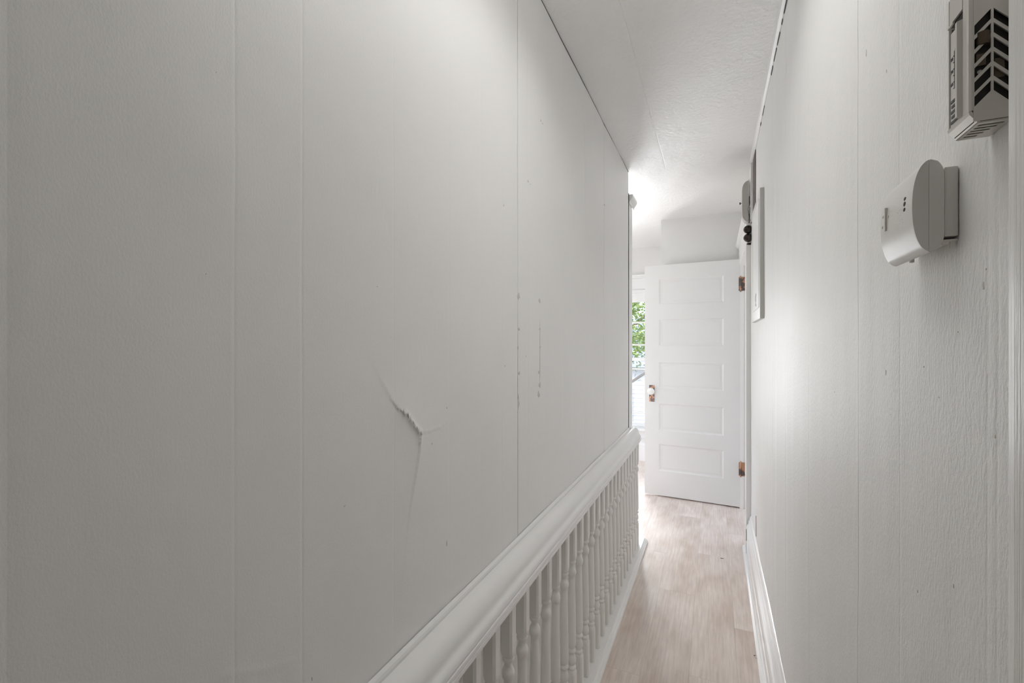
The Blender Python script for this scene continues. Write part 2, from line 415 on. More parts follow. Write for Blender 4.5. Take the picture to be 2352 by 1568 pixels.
# ------------------------------------------------------------ ceiling
def ceil_h(x, y):
    h = .004*noise.noise(Vector((x*2.2, y*1.7, .3))) + .0012*noise.noise(Vector((x*11, y*9, 4.3)))
    m_ = math.exp(-((x+.12)/.22)**2 - ((y-1.45)/.55)**2)
    h += .0008*m_*noise.noise(Vector((x*70, y*60, 1.3)))
    h += .0012*math.exp(-((x+.292+.004*noise.noise(Vector((0, y*5, 0))))/.0022)**2) * (1 if y < 3.1 else 0)
    return h
bm = bmesh.new()
xs = axis_samples(XL-.12, XR+.11, [(-.30, -.284, .0012), (-.5, .25, .010)], .02); ys = axis_samples(-2.6, 4.42, [(.75, 2.2, .012), (2.2, 3.6, .03)], .06)
g = [[bm.verts.new((x, y, ZC+ceil_h(x, y))) for y in ys] for x in xs]
for i in range(len(xs)-1):
    for j in range(len(ys)-1): bm.faces.new((g[i][j], g[i+1][j], g[i+1][j+1], g[i][j+1]))
box(bm, -3.3, XL-.121, 2.9, 5.75, ZC, ZC+.05); box(bm, XL-.122, 2.5, 4.42, 5.75, ZC, ZC+.05); box(bm, XR+.112, 2.5, 2.9, 4.42, ZC, ZC+.05)
box(bm, -3.4, 2.6, -2.75, 5.85, ZC+.06, ZC+.1)
ce = struct('ceiling', fin(bm), M['ceiling'], smooth=True); shade_auto(ce, 40)

# ceiling quarter round on the right, with its dark open joint
trim = struct('trim_ceiling', fin(extr([(XR+.004, ZC+.006), (XR-.017, ZC+.006), (XR-.017, ZC-.006), (XR-.013, ZC-.013), (XR-.004, ZC-.018), (XR+.004, ZC-.018)], 'y', -2.5, 3.19)), M['wall'])
bm = bmesh.new(); y = .75
while y < 3.1:
    ln = .02+.09*random.random()
    if .95 < y < 2.2 or random.random() < .35: box(bm, XR-.0035, XR-.001, y, y+ln, ZC-.0235-.002*random.random(), ZC-.0178)
    y += ln + .01+.05*random.random()
obj('open_joint', fin(bm), M['dark'], trim, kind='stuff')
# small gap shadow-line bead left
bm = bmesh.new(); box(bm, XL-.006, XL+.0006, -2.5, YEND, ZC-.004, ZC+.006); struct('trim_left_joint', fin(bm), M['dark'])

# ------------------------------------------------------------ baseboard right
bb = [(XR+.004, 0), (.172, 0), (.172, .006), (.176, .016), (.184, .022), (.187, .024), (.187, .105), (.190, .112), (.190, .165), (.193, .172), (.189, .180), (.188, .196), (.194, .212), (.200, .222), (.199, .235), (.206, .246), (.2075, .262), (.213, .270), (XR+.004, .276)]
base = struct('baseboard_right', extr([(x, z) for x, z in bb[5:]] + [(XR+.004, .0)][:0] + [(XR+.004, 0), (.187, 0)], 'y', .455, 3.352), M['trim'])
obj('shoe_molding', extr([(.1868, 0), (.171, 0), (.171, .006), (.174, .013), (.180, .019), (.1868, .021)], 'y', .455, 3.50), M['trim'], base)
obj('outlet_trim', boxm(.2105, .2165, 2.93, 3.02, .30, .42, .001), M['trim'], base)
obj('shadow_gap', boxm(.1857, .1878, 3.3525, 3.357, 0, .18), M['dark'], base)

# ------------------------------------------------------------ near door casing (right edge of the frame)
bm = bmesh.new(); extrude_poly(bm, [(XR+.002, .10), (.197, .10), (.193, .12), (.193, .438), (.1945, .448), (.1985, .4555), (.206, .458), (XR+.002, .4585)], 'z', 0, 2.5)
struct('trim_near_casing', fin(bm), M['brushed'])

# ------------------------------------------------------------ far doorway in the right wall: casing, jambs, head
cas = struct('trim_doorway_casing', extr([(XR+.003, 3.360), (.1885, 3.360), (.187, 3.364), (.187, 3.470), (.190, 3.478), (.190, 3.492), (XR+.003, 3.492)], 'z', .0, 2.07), M['trim'])
obj('casing_board', boxm(.190, XR+.003, 4.318, 4.41, 0, 2.07, .002), M['trim'], cas)
obj('head_casing', boxm(.189, XR+.003, 3.360, 4.41, 2.0705, 2.215, .002), M['trim'], cas)
obj('head_cap', extr([(XR+.003, 2.2155), (.182, 2.2155), (.178, 2.224), (.168, 2.234), (.165, 2.246), (XR+.003, 2.246)], 'y', 3.345, 4.416), M['trim'], cas)
obj('jamb', boxm(.192, XR+.112, 4.3065, 4.3175, 0, 2.07), M['trim'], cas)
obj('jamb', boxm(.192, XR+.112, 3.4925, 3.503, 0, 2.07), M['trim'], cas)
obj('head_jamb', boxm(.192, XR+.112, 3.5035, 4.306, 2.055, 2.0700), M['trim'], cas)
obj('door_stop', boxm(.240, .252, 4.294, 4.306, 0, 2.055, .001), M['trim'], cas)

# ------------------------------------------------------------ far block wall, far wall with window, side rooms
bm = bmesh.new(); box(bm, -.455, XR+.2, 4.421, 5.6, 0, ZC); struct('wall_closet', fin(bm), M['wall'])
WX0, WX1, WZ0, WZ1 = -1.72, -.60, .40, 2.05
bm = bmesh.new()
box(bm, -3.2, WX0, 5.601, 5.75, 0, ZC); box(bm, WX1, .4, 5.601, 5.75, 0, ZC)
box(bm, WX0, WX1, 5.601, 5.75, 0, WZ0); box(bm, WX0, WX1, 5.601, 5.75, WZ1, ZC)
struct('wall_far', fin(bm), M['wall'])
bm = bmesh.new()  # left outer wall with an opening
box(bm, -3.15, -3.0, 3.0, 3.55, 0, ZC); box(bm, -3.15, -3.0, 5.15, 5.6, 0, ZC); box(bm, -3.15, -3.0, 3.55, 5.15, 0, .55); box(bm, -3.15, -3.0, 3.55, 5.15, 2.15, ZC)
struct('wall_outer_left', fin(bm), M['wall'])
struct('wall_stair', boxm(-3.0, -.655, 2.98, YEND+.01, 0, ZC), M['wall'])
bm = bmesh.new(); box(bm, XR+.111, 2.4, 2.9, 2.98, 0, ZC); box(bm, .42, 2.4, 4.75, 4.83, 0, ZC)
box(bm, 2.3, 2.4, 2.98, 3.25, 0, ZC); box(bm, 2.3, 2.4, 4.55, 4.75, 0, ZC); box(bm, 2.3, 2.4, 3.25, 4.55, 0, .7); box(bm, 2.3, 2.4, 3.25, 4.55, 2.0, ZC)
struct('wall_side_room', fin(bm), M['wall'])
bm = bmesh.new(); box(bm, -.65, XL+.05, -2.75, -2.601, 0, ZC); box(bm, XR-.05, XR+.11, -2.75, -2.601, 0, ZC); box(bm, XL+.05, XR-.05, -2.75, -2.601, 0, .8); box(bm, XL+.05, XR-.05, -2.75, -2.601, 2.2, ZC)
struct('wall_rear', fin(bm), M['wall'])
struct('rear_light_block', boxm(XL+.02, XR-.02, -2.60, -2.56, .01, 2.30, .004), mat('rear_block_tone', (.45, .42, .38), .5))  # unseen slab added over the rear opening to cut light near the camera

# pilaster with a cap at the end of the left wall
pil = struct('trim_wall_end', boxm(-.640, -.5275, YEND+.014, 3.245, .0, 2.335, .003), M['trim'])
obj('cap_molding', extr([(-.640, 2.3355), (-.522, 2.3355), (-.518, 2.350), (-.506, 2.366), (-.500, 2.376), (-.499, 2.392), (-.640, 2.392)], 'y', YEND+.014, 3.275), M['trim'], pil)
obj('end_gap_line', boxm(-.5285, -.524, YEND+.0105, YEND+.0135, .83, ZC-.14), M['dark'], pil)  # dark strip standing in for the gap at the wall end

# ------------------------------------------------------------ window_1
win = struct('window_1', fin((lambda bm: (box(bm, WX0-.12, WX0+.005, 5.575, 5.602, WZ0-.02, 2.10, .002), box(bm, WX1-.005, WX1+.12, 5.575, 5.602, WZ0-.02, 2.10, .002),
      box(bm, WX0-.13, WX1+.13, 5.572, 5.602, 2.045, 2.175, .002), bm)[-1])(bmesh.new())), M['sash'])
obj('crown_molding', extr([(5.602, 2.1755), (5.566, 2.1755), (5.560, 2.186), (5.540, 2.197), (5.538, 2.213), (5.602, 2.213)], 'x', WX0-.16, WX1+.16), M['sash'], win)
obj('sill', boxm(WX0-.15, WX1+.15, 5.52, 5.602, .362, .396, .006, 2), M['sash'], win)
obj('apron', boxm(WX0-.1, WX1+.1, 5.58, 5.602, .27, .361, .003), M['sash'], win)
def sash(z0, z1, y, bars, gm):
    bm = bmesh.new(); t = .045; th = .034
    box(bm, WX0+.002, WX0+t, y, y+th, z0, z1, .003); box(bm, WX1-t, WX1-.002, y, y+th, z0, z1, .003)
    box(bm, WX0+.0452, WX1-.0452, y, y+th, z0, z0+.042, .003); box(bm, WX0+.0452, WX1-.0452, y, y+th, z1-.042, z1, .003)
    s = obj('sash', fin(bm), M['sash'], win)
    zs = [z0+.042] + list(bars) + [z1-.042]
    for zb in bars: obj('muntin', boxm(WX0+.0455, WX1-.0455, y+.005, y+.029, zb-.009, zb+.009, .002), M['sash'], s)
    for a, b2 in zip(zs, zs[1:]): obj('pane', boxm(WX0+.046, WX1-.046, y+.016, y+.019, a+.0095, b2-.0095), gm, s)
sash(1.185, 2.043, 5.655, (1.38, 1.65), M['glass'])
sash(.405, 1.225, 5.615, (.56, 1.09), M['screen'])
obj('roller_blind', boxm(WX0+.03, WX1-.03, 5.609, 5.612, 1.89, 2.02), M['sash'], win)
bm = bmesh.new(); lathe(bm, [(.018, 0), (.018, abs(WX1-WX0)-.06)], WX0+.03, 5.590, 2.02, 12, 'x'); obj('blind_roller', fin(bm), M['sash'], win, smooth=False)
struct('baseboard_far', extr([(5.602, 0), (5.582, 0), (5.582, .19), (5.588, .205), (5.594, .21), (5.602, .215)], 'x', -2.9, -.46), M['trim'])
# frame bars in the unseen left opening, which was added to let in light
bm = bmesh.new(); box(bm, -3.12, -3.07, 3.552, 5.148, 1.33, 1.37); box(bm, -3.12, -3.07, 4.33, 4.37, .552, 1.329); box(bm, -3.12, -3.07, 4.33, 4.37, 1.371, 2.148)
struct('window_2', fin(bm), M['sash'])

# ------------------------------------------------------------ the open five-panel door
hinge = Vector((.195, 4.306, 0)); far = Vector((-.594, 4.358, 0)); dv = (far-hinge); DW = dv.length
ang = math.atan2(dv.y, dv.x)
door = bpy.data.objects.new('door_1', None); C.objects.link(door); door['kind'] = 'structure'
door.location = hinge; door.rotation_euler = (0, 0, ang)
# local x along the width from the hinge, local y: -y is into (0..-T) the back; front face at y=0 faces the hall
T = -.034; Z0, Z1 = .012, 2.112
sgn = 1
def dbox(bm, x0, x1, z0, z1, y0=0.0, y1=T, bev=0): box(bm, x0, x1, min(y0, y1), max(y0, y1), z0, z1, bev)
pans = [(1.752, 1.990), (1.372, 1.622), (.982, 1.228), (.600, .852), (.233, .482)]
px0, px1 = .123, DW-.123
bm = bmesh.new()
dbox(bm, 0, px0, Z0, Z1); dbox(bm, px1, DW, Z0, Z1)
rails = [Z0] + [v for p in reversed(pans) for v in p] + [Z1]
for a, b2 in zip(rails[0::2], rails[1::2]): dbox(bm, px0, px1, a, b2)
bmesh.ops.remove_doubles(bm, verts=bm.verts, dist=1e-5)
door_frame = obj('door_frame', fin(bm), M['door'], door)
for z0, z1 in pans:
    bm = bmesh.new()
    def ring(ins, d): return [bm.verts.new(p) for p in ((px0+ins, d, z0+ins), (px1-ins, d, z0+ins), (px1-ins, d, z1-ins), (px0+ins, d, z1-ins))]
    for side in (0, 1):
        f = (lambda d: d) if side == 0 else (lambda d: T-d)
        rs = [ring(i, f(d)) for i, d in ((0.0, 0.0), (.004, -.0005), (.010, -.0055), (.016, -.0085), (.030, -.0088), (.0325, -.0074))]
        for r0, r1 in zip(rs, rs[1:]):
            for i in range(4): bm.faces.new((r0[i], r0[(i+1) % 4], r1[(i+1) % 4], r1[i]))
        bm.faces.new(rs[-1])
    obj('door_panel', fin(bm), M['door'], door)
front = 1   # local +y is which way? front faces the hall (-Y world)
# knob, key plate, hinges
kx = .727
plate = obj('key_plate', fin((lambda bm: (box(bm, kx-.024, kx+.024, .0004, .0035, .863, 1.015, .0015), bm)[-1])(bmesh.new())), M['bronze'], door)
bm = bmesh.new(); lathe(bm, [(.004, 0), (.006, .0008), (.004, .0012)], kx, .0032, .905, 10, 'y'); obj('keyhole', fin(bm), M['black'], plate)
bm = bmesh.new(); lathe(bm, [(.010, 0), (.010, .004), (.0075, .008), (.0075, .020), (.012, .022), (.012, .024)], kx, .0036, .962, 16, 'y'); obj('knob_shank', fin(bm), M['bronze'], plate)
bm = bmesh.new(); lathe(bm, [(.013, .0), (.024, .004), (.031, .013), (.033, .022), (.031, .031), (.024, .038), (.012, .042), (.003, .043)], kx, .0275, .962, 24, 'y')
shade_auto(obj('door_knob', fin(bm), M['porcelain'], door), 50)
bm = bmesh.new(); box(bm, DW-.0005, DW+.0012, -.030, -.006, .90, 1.02); obj('latch_plate', fin(bm), M['bronze'], door)
obj('door_shoe', boxm(.05, DW-.085, -.036, -.0345, .004, .03, .0), M['trim'], door)
for zc in (1.902, .335):
    bm = bmesh.new(); box(bm, -.058, -.009, -.0012, .0006, zc-.058, zc+.058); box(bm, .0012, .010, -.0009, .0012, zc-.058, zc+.058)
    h = obj('hinge', fin(bm), M['bronze'], door)
    bm = bmesh.new(); lathe(bm, [(.002, -.068), (.005, -.064), (.0045, -.058), (.0055, -.057), (.0055, -.02), (.005, -.0195), (.0055, -.019), (.0055, .019), (.005, .0195), (.0055, .02), (.0055, .057), (.0045, .059), (.005, .064), (.002, .068)], -.0035, .0045, zc, 10)
    shade_auto(obj('hinge_pin', fin(bm), M['bronze'], h), 40)

# ------------------------------------------------------------ balustrade
bal = thing('balustrade', 'white painted turned balustrade with moulded handrail against the left wall', 'balustrade', (-.49, 1.6, 0))
def under(o, p):
    o.parent = p; o.matrix_parent_inverse = Matrix.Translation(-p.location); return o
rail_prof = [(XL+.0105, .745), (XL+.0105, .826), (-.508, .8260), (-.500, .8240), (-.492, .8205), (-.4855, .8155), (-.4805, .8095), (-.4770, .8030), (-.4750, .7965), (-.4742, .7905), (-.4735, .7855), (-.4715, .7815),
             (-.4685, .7785), (-.4645, .7755), (-.4625, .770), (-.4618, .763), (-.4640, .7615), (-.4640, .7595), (-.4605, .758), (-.4600, .7505), (-.4620, .7495), (-.4620, .7475), (-.4600, .7465), (-.4600, .7375), (-.4630, .735), (-.5125, .735), (-.5125, .745)]
hr = extr(rail_prof, 'y', -1.0, 3.195)
under(shade_auto(obj('handrail', hr, M['trim']), 50), bal)
rail_o = bpy.data.objects['handrail']
q = [(XL+.0015, .822), (XL+.0102, .822), (XL+.0102, .830), (XL+.0085, .8345), (XL+.005, .8375), (XL+.0035, .838), (XL+.0015, .838)]
bm = bmesh.new(); yy = -1.0; A = []
nst = 60
for i in range(nst+1):
    y = -1.0 + 4.08*i/nst; dz = .0022*noise.noise(Vector((y*2.1, 0, 4))); A.append([bm.verts.new((x, y, z+dz)) for x, z in q])
for a, b2 in zip(A, A[1:]):
    for i in range(len(q)): bm.faces.new((a[i], a[(i+1) % len(q)], b2[(i+1) % len(q)], b2[i]))
bm.faces.new(A[0]); bm.faces.new(A[-1][::-1]); under(obj('rail_bead', fin(bm), M['trim']), bal)
bm = bmesh.new()
for i, (yy_, zz_) in enumerate([(.62, .8262), (.74, .8258), (.71, .8258), (1.02, .8262), (1.35, .8260), (1.9, .826), (.82, .8262)]): lump(bm, 0, 0, 0, .002, .002, .0004, 1, i)
bm.free()
shoe = extr([(XL+.0015, .0006), (XL+.0015, .030), (-.4525, .0300), (-.4515, .0290), (-.4515, .0225), (-.4430, .0215), (-.4410, .0200), (-.4400, .0165), (-.4345, .0155), (-.4315, .0130), (-.4302, .0095), (-.4300, .0006)], 'y', -1.0, 3.315)
under(shade_auto(obj('base_rail', shoe, M['trim']), 35), bal)

# one baluster, square blocks with turned middle, base at z = 0
def baluster_mesh():
    bm = bmesh.new(); s = .017
    def block(z0, z1, tip_top, tip_bot):
        # a square block whose turned end is shouldered to a round by lamb's tongues
        seg = 16
        def sq(z, half, rnd):
            vs = []
            for i in range(seg):
                a = 2*PI*(i+.5)/seg; c, n = math.cos(a), math.sin(a); k = 1/max(abs(c), abs(n))
                r = half*k*(1-rnd) + half*rnd
                vs.append(bm.verts.new((c*r, n*r, z)))
            return vs
        rs = []
        if tip_bot: rs += [sq(z0, s*.78, 1), sq(z0+.004, s*.97, .85), sq(z0+.010, s, .30), sq(z0+.016, s, .0)]
        else: rs += [sq(z0, s, 0)]
        if tip_top: rs += [sq(z1-.016, s, .0), sq(z1-.010, s, .30), sq(z1-.004, s*.97, .85), sq(z1, s*.78, 1)]
        else: rs += [sq(z1, s, 0)]
        for a, b2 in zip(rs, rs[1:]):
            for i in range(seg): bm.faces.new((a[i], a[(i+1) % seg], b2[(i+1) % seg], b2[i]))
        bm.faces.new(rs[0][::-1]); bm.faces.new(rs[-1])
    B = .0305
    block(0, .181-B, True, False); block(.588-B, .744-B, False, True)
    prof = [(.010, .176), (.0135, .1815), (.0155, .184), (.0165, .188), (.0155, .192), (.0125, .195), (.0105, .197), (.0125, .200), (.0155, .206), (.0168, .213), (.0165, .220), (.0145, .229),
            (.0120, .236), (.0105, .240), (.0125, .243), (.0155, .246), (.0168, .250), (.0158, .255), (.0125, .258), (.0115, .261), (.0138, .264), (.0160, .270), (.0168, .280), (.0168, .30), (.0158, .36), (.0145, .43),
            (.0130, .49), (.0118, .518), (.0116, .526), (.0135, .529), (.0160, .534), (.0172, .541), (.0170, .548), (.0150, .555), (.0115, .561), (.0100, .566), (.0098, .570), (.0115, .574), (.0145, .577), (.0160, .580), (.0162, .584), (.0140, .588), (.0125, .592)]
    lathe(bm, [(r, z-B) for r, z in prof], 0, 0, 0, 18)
    fin(bm); me = bpy.data.meshes.new('baluster'); bm.to_mesh(me); bm.free(); me.materials.append(M['balus'])
    for p in me.polygons: p.use_smooth = True
    bm = bmesh.new(); bm.from_mesh(me)
    for e in bm.edges:
        if len(e.link_faces) == 2 and e.calc_face_angle(0) > math.radians(38): e.smooth = False
    bm.to_mesh(me); bm.free(); return me
bme = baluster_mesh()
for k in range(-25, 15):
    o = bpy.data.objects.new('baluster', bme); C.objects.link(o)
    o.parent = bal; o.matrix_parent_inverse = Matrix.Translation(-bal.location)
    rz = (random.random()-.5)*.03
    o.location = (-.474-.017, 1.826+.0958*k+.017+(random.random()-.5)*.0015, .0305)
    if k == 14: o.location.y -= .004
    o.rotation_euler = (0, 0, rz)

# ------------------------------------------------------------ electrical panel on the right wall
ep = thing('electrical_panel', 'flat white painted metal fuse panel cover fixed to the right wall', 'electrical panel', (.216, 2.75, 1.83))
under(obj('box_frame', boxm(.198, .2175, 2.49, 3.02, 1.52, 2.15, .0012), mat('panel_paint', (.70, .69, .67), .36)), ep)
under(obj('panel_door', boxm(.1962, .1978, 2.535, 2.885, 1.575, 2.11, .0006), M['trim']), ep)
under(obj('side_gap', boxm(.1974, .1979, 2.887, 2.892, 1.575, 2.11), M['dark']), ep)
bm = bmesh.new(); tube(bm, [(.1966, 2.70, 1.60), (.1955, 2.705, 1.625), (.1957, 2.70, 1.645), (.1960, 2.69, 1.66)], .0010, 6); box(bm, .1952, .1961, 2.692, 2.708, 1.594, 1.606)
under(obj('door_latch', fin(bm), M['brown']), ep)
bm = bmesh.new(); box(bm, .2135, .2158, 2.98, 3.165, 2.20, 2.522); tag(obj('recess_shade_strip', fin(bm), M['brown']), 'narrow dark strip painted for the recess shadow on the right wall above the fuse panel', 'strip')  # brown colour stands in for the shade of a recess

# ------------------------------------------------------------ old doorbell chime over the doorway
ch = thing('door_chime', 'old door chime with rounded metal cover, loose wires and dark bells', 'door chime', (.205, 3.3, 2.25))
under(obj('backing_board', boxm(.204, .2158, 3.185, 3.352, 2.18, 2.52, .001), M['trim']), ch)
x0, x1, z0, z1, r = .160, .1985, 2.172, 2.446, .034
pts = [(x1, z0), (x1, z1)]
for i in range(9): a = PI/2*i/8; pts.append((x0+r-r*math.sin(a), z1-.008-r*1.6+r*1.6*math.cos(a)))
for i in range(9): a = PI/2*i/8; pts.append((x0+r-r*math.cos(a), z0+.006+r*1.6-r*1.6*math.sin(a)))
bm = extr(pts, 'y', 3.265, 3.345)
es = [e for e in bm.edges if abs(e.verts[0].co.y-e.verts[1].co.y) < 1e-6 and e.verts[0].co.x < x1-.001 and e.verts[1].co.x < x1-.001]
bmesh.ops.bevel(bm, geom=es, offset=.004, segments=2, affect='EDGES')
under(shade_auto(obj('chime_cover', fin(bm), M['chime']), 40), ch)
bm = bmesh.new(); box(bm, .1452, .1528, 3.29, 3.30, 2.298, 2.311, .001); lathe(bm, [(.0016, 0), (.0016, .008)], .1525, 3.295, 2.3045, 8, 'x'); under(obj('cover_screw', fin(bm), M['brown']), ch)
bm = bmesh.new(); box(bm, .1987, .2038, 3.255, 3.32, 2.29, 2.335, .001); under(obj('solenoid', fin(bm), M['brown']), ch)
bm = bmesh.new()
for j, off in enumerate((0, .006, -.005)):
    P = [(.203, 3.25, 2.30)]
    for i in range(1, 8):
        t = i/7; P.append((.203-.006*t+off*math.sin(t*PI)+.004*math.sin(t*9+j), 3.25-.01*math.sin(t*7+j), 2.30-.14*t))
    tube(bm, P, .0011, 6)
under(obj('wire', fin(bm), M['wire']), ch)
for zc in (2.137, 2.083):
    bm = bmesh.new(); lathe(bm, [(.002, -.0), (.014, .002), (.0225, .008), (.0265, .017), (.0268, .024), (.025, .0275), (.004, .0275)], .196, 3.3235-.0275, zc, 24, 'y')
    under(shade_auto(obj('bell', fin(bm), M['bell']), 50), ch)
bm = bmesh.new(); box(bm, .190, .2155, 3.325, 3.345, 2.045, 2.165, .001); under(obj('bell_bracket', fin(bm), M['trim']), ch)
bm = bmesh.new(); lathe(bm, [(.001, 0), (.004, .004), (.0065, .012), (.007, .026)], .187, 3.318, 2.043, 12, 'x'); under(shade_auto(obj('bell_button', fin(bm), M['bell']), 50), ch)

# ------------------------------------------------------------ thermostat
th = thing('thermostat', 'old silver wall thermostat with chevron vents and temperature scale beside door casing', 'thermostat', (.216, .507, 1.63))
XF, YN, YF, ZB, ZT = .188, .488, .5256, 1.578, 1.700
P_ = []
bm = bmesh.new()
xl, xc0, xc1, xr2 = .1915, .2015, .2031, .2130
zt0, pitch, sh_, rise = 1.6565, .01150, .0080, .0110
def pol(pts): extrude_poly(bm, pts, 'y', YN, YN+.0012)
pol([(XF+.0029, ZB+.0013), (xl, ZB+.0013), (xl, ZT), (XF+.0029, ZT)]); pol([(xc0, zt0-pitch*5-sh_+rise), (xc1, zt0-pitch*5-sh_+rise), (xc1, zt0+rise), (xc0, zt0+rise)]); pol([(xr2, ZB+.0013), (XR, ZB+.0013), (XR, ZT), (xr2, ZT)])
for (xa, xb) in ((xl, xc0), (xr2, xc1)):
    pol([(xa, zt0), (xa, ZT), (xb, ZT), (xb, zt0+rise)])
    zb = zt0-pitch*5-sh_
    pol([(xa, ZB+.0013), (xa, zb), (xb, zb+rise), (xb, ZB+.0013)])
    for k in range(5):
        a, b2 = zt0-pitch*(k+1), zt0-pitch*k-sh_
        pol([(xa, a), (xa, b2), (xb, b2+rise), (xb, a+rise)])
pol([(xc0, ZB+.0013), (xc0, zt0-pitch*5-sh_+rise), (xc1, zt0-pitch*5-sh_+rise), (xc1, ZB+.0013)]); pol([(xc0, zt0+rise), (xc0, ZT), (xc1, ZT), (xc1, zt0+rise)])
under(obj('side_grille', fin(bm), M['silver']), th)
bm = bmesh.new()   # slotted underside
def pz(pts): extrude_poly(bm, pts, 'z', ZB, ZB+.0012)
ys_ = [YN+.002] + [YN+.0065+.0058*i for i in range(5)]
pz([(XF+.0065, YN+.0018), (.216, YN+.0018), (.216, YN+.0062), (XF+.0065, YN+.0062)])
for i in range(5):
    y0 = YN+.0062+.0058*i; pz([(XF+.0065, y0+.0030), (.216, y0+.0030), (.216, y0+.0058), (XF+.0065, y0+.0058)])
    pz([(XF+.0065, y0), (XF+.0085, y0), (XF+.0085, y0+.0030), (XF+.0065, y0+.0030)]); xe = .2125-.0018*i; pz([(xe, y0), (.216, y0), (.216, y0+.003), (xe, y0+.003)])
pz([(XF+.0065, YN+.0352), (.216, YN+.0352), (.216, YF), (XF+.0065, YF)])
under(obj('underside_grille', fin(bm), M['silver']), th)
# front shell with bevelled lip: profile in x,z swept over y, rounded on near vertical edge
bm = bmesh.new()
extrude_poly(bm, [(XF, YN+.003), (XF+.0004, YN+.0012), (XF+.0016, YN), (XF+.0028, YN), (XF+.0028, YN+.0015), (XF+.0016, YN+.0100), (XF, YN+.0095)], 'z', ZB+.0100, ZT)   # near stile
extrude_poly(bm, [(XF, YF-.0035), (XF+.0004, YF-.0006), (XF+.0016, YF), (XR, YF), (XR, YF-.0015), (XF+.0016, YF-.0045)], 'z', ZB+.010, ZT)
box(bm, XF, XF+.0016, YN+.0106, YF-.0047, ZT-.022, ZT)
extrude_poly(bm, [(XF, ZB+.0098), (XF+.0008, ZB+.0070), (XF+.0055, ZB+.0004), (XF+.0070, ZB), (XF+.0070, ZB+.0015), (XF+.0020, ZB+.0098)], 'y', YN+.0005, YF)
box(bm, XF+.003, XR, YN, YF, ZT, ZT+.002, .0006)
under(obj('cover_shell', fin(bm), M['silver']), th)
under(obj('scale_plate', boxm(XF+.0008, XF+.0018, YN+.0106, YF-.0048, ZB+.0100, ZT-.030, 0), M['silver_light']), th)
sp = bpy.data.objects['scale_plate']
obj_slot = boxm(XF+.002, XF+.003, YN+.0106, YF-.0048, ZT-.0299, ZT-.0221); under(obj('lever_slot', obj_slot, M['black']), th)
bm = bmesh.new()
extrude_poly(bm, [(XF-.0024, YN+.0135), (XF-.0024, YN+.0165), (XF+.0008, YN+.0178), (XF+.0008, YN+.0108)], 'z', ZB+.012, ZT-.030)
under(obj('lever_guard', fin(bm), M['silver']), th)
bm = bmesh.new(); box(bm, XF-.003, XF+.002, YN+.026, YN+.0275, ZT-.0285, ZT-.0270); box(bm, XF-.0034, XF-.0022, YN+.018, YN+.0275, ZT-.0285, ZT-.0268); under(obj('set_lever', fin(bm), M['silver']), th)
bm = bmesh.new()
zz = 1.6200; i = 0
while zz < 1.6520:
    lw = .0030 if i % 5 == 0 else .0016
    box(bm, XF+.0003, XF+.0009, YN+.0245, YN+.0245+lw, zz, zz+.00042); zz += .00112; i += 1
box(bm, XF+.0003, XF+.0009, YN+.0235, YN+.0243, 1.6195, 1.6535)
under(obj('scale_tick', fin(bm), M['ink'], kind='stuff'), th)
bm = bmesh.new()
for k in range(5): box(bm, XF+.0002, XF+.0009, YN+.0185, YN+.0315-.0012*(k % 2), 1.5905+.0045*k, 1.5927+.0045*k)
under(obj('lower_louver', fin(bm), M['ink'], kind='stuff'), th)
for k, (t, zc) in enumerate([('60', 1.6235), ('70', 1.6345), ('80', 1.6455)]):
    for yy in (YN+.0305, YN+.0225):
        cu = bpy.data.curves.new('numeral', 'FONT'); cu.body = t; cu.size = .0042; cu.align_x = 'CENTER'; cu.extrude = .0001; cu.resolution_u = 2
        cu.materials.append(M['ink'])
        o = bpy.data.objects.new('numeral_curve', cu); C.objects.link(o); bpy.context.view_layer.update()
        nm_ = bpy.data.meshes.new_from_object(o.evaluated_get(bpy.context.evaluated_depsgraph_get())); bpy.data.objects.remove(o)
        o = bpy.data.objects.new('numeral', nm_); C.objects.link(o)
        o.rotation_euler = (R90, 0, -R90); o.location = (XF+.0006, yy, zc); under(o, th)
under(obj('innards', boxm(XF+.0042, XR-.0002, YN+.0035, YF-.0020, ZB+.0016, ZT-.002), M['black']), th)
bm = bmesh.new(); lathe(bm, [(.004, 0), (.0045, .0005), (.0045, .010), (.003, .0105)], .1972, YN+.0018, 1.640, 10, 'z'); box(bm, .204, .2105, YN+.0016, YN+.0032, 1.612, 1.628, .0004); box(bm, .193, .1995, YN+.0016, YN+.0032, 1.624, 1.634, .0004)
under(obj('coil', fin(bm), M['innards']), th)
bm = bmesh.new(); lathe(bm, [(.0008, 0), (.0019, .0006), (.0008, .0012)], .1960, YN+.0022, 1.6195, 8, 'y'); under(obj('terminal_screw', fin(bm), M['silver_light']), th)

# ------------------------------------------------------------ carbon monoxide detector
de = thing('gas_detector', 'white plastic gas detector with curved front and three small holes on right wall', 'detector', (.216, .63, 1.54))
def dsec(xmax, xmin=0, k=1.0):
    pts = []
    for i in range(33):
        t = -PI/2 + PI*i/32
        x = .1975-.0175*k*abs(math.cos(t))**.80; z = 1.536+.0460*k*math.copysign(abs(math.sin(t))**.92, math.sin(t)); pts.append((x, z))
    return [(.2048, 1.507), (.2044, 1.5025), (.2034, 1.4985), (.2018, 1.4952), (.1998, 1.4925)] + pts[1:-1] + [(.1998, 1.5795), (.2018, 1.5768), (.2034, 1.5735), (.2044, 1.5695), (.2048, 1.565)]
bm = extr(dsec(0), 'y', .5800, .6770)
es = [e for e in bm.edges if all(abs(v.co.y-.6770) < 1e-6 for v in e.verts)]
bmesh.ops.bevel(bm, geom=es, offset=.004, segments=3, affect='EDGES')
under(shade_auto(obj('housing', fin(bm), M['plastic']), 45), de)
sec = dsec(0)
XCUT = .1930
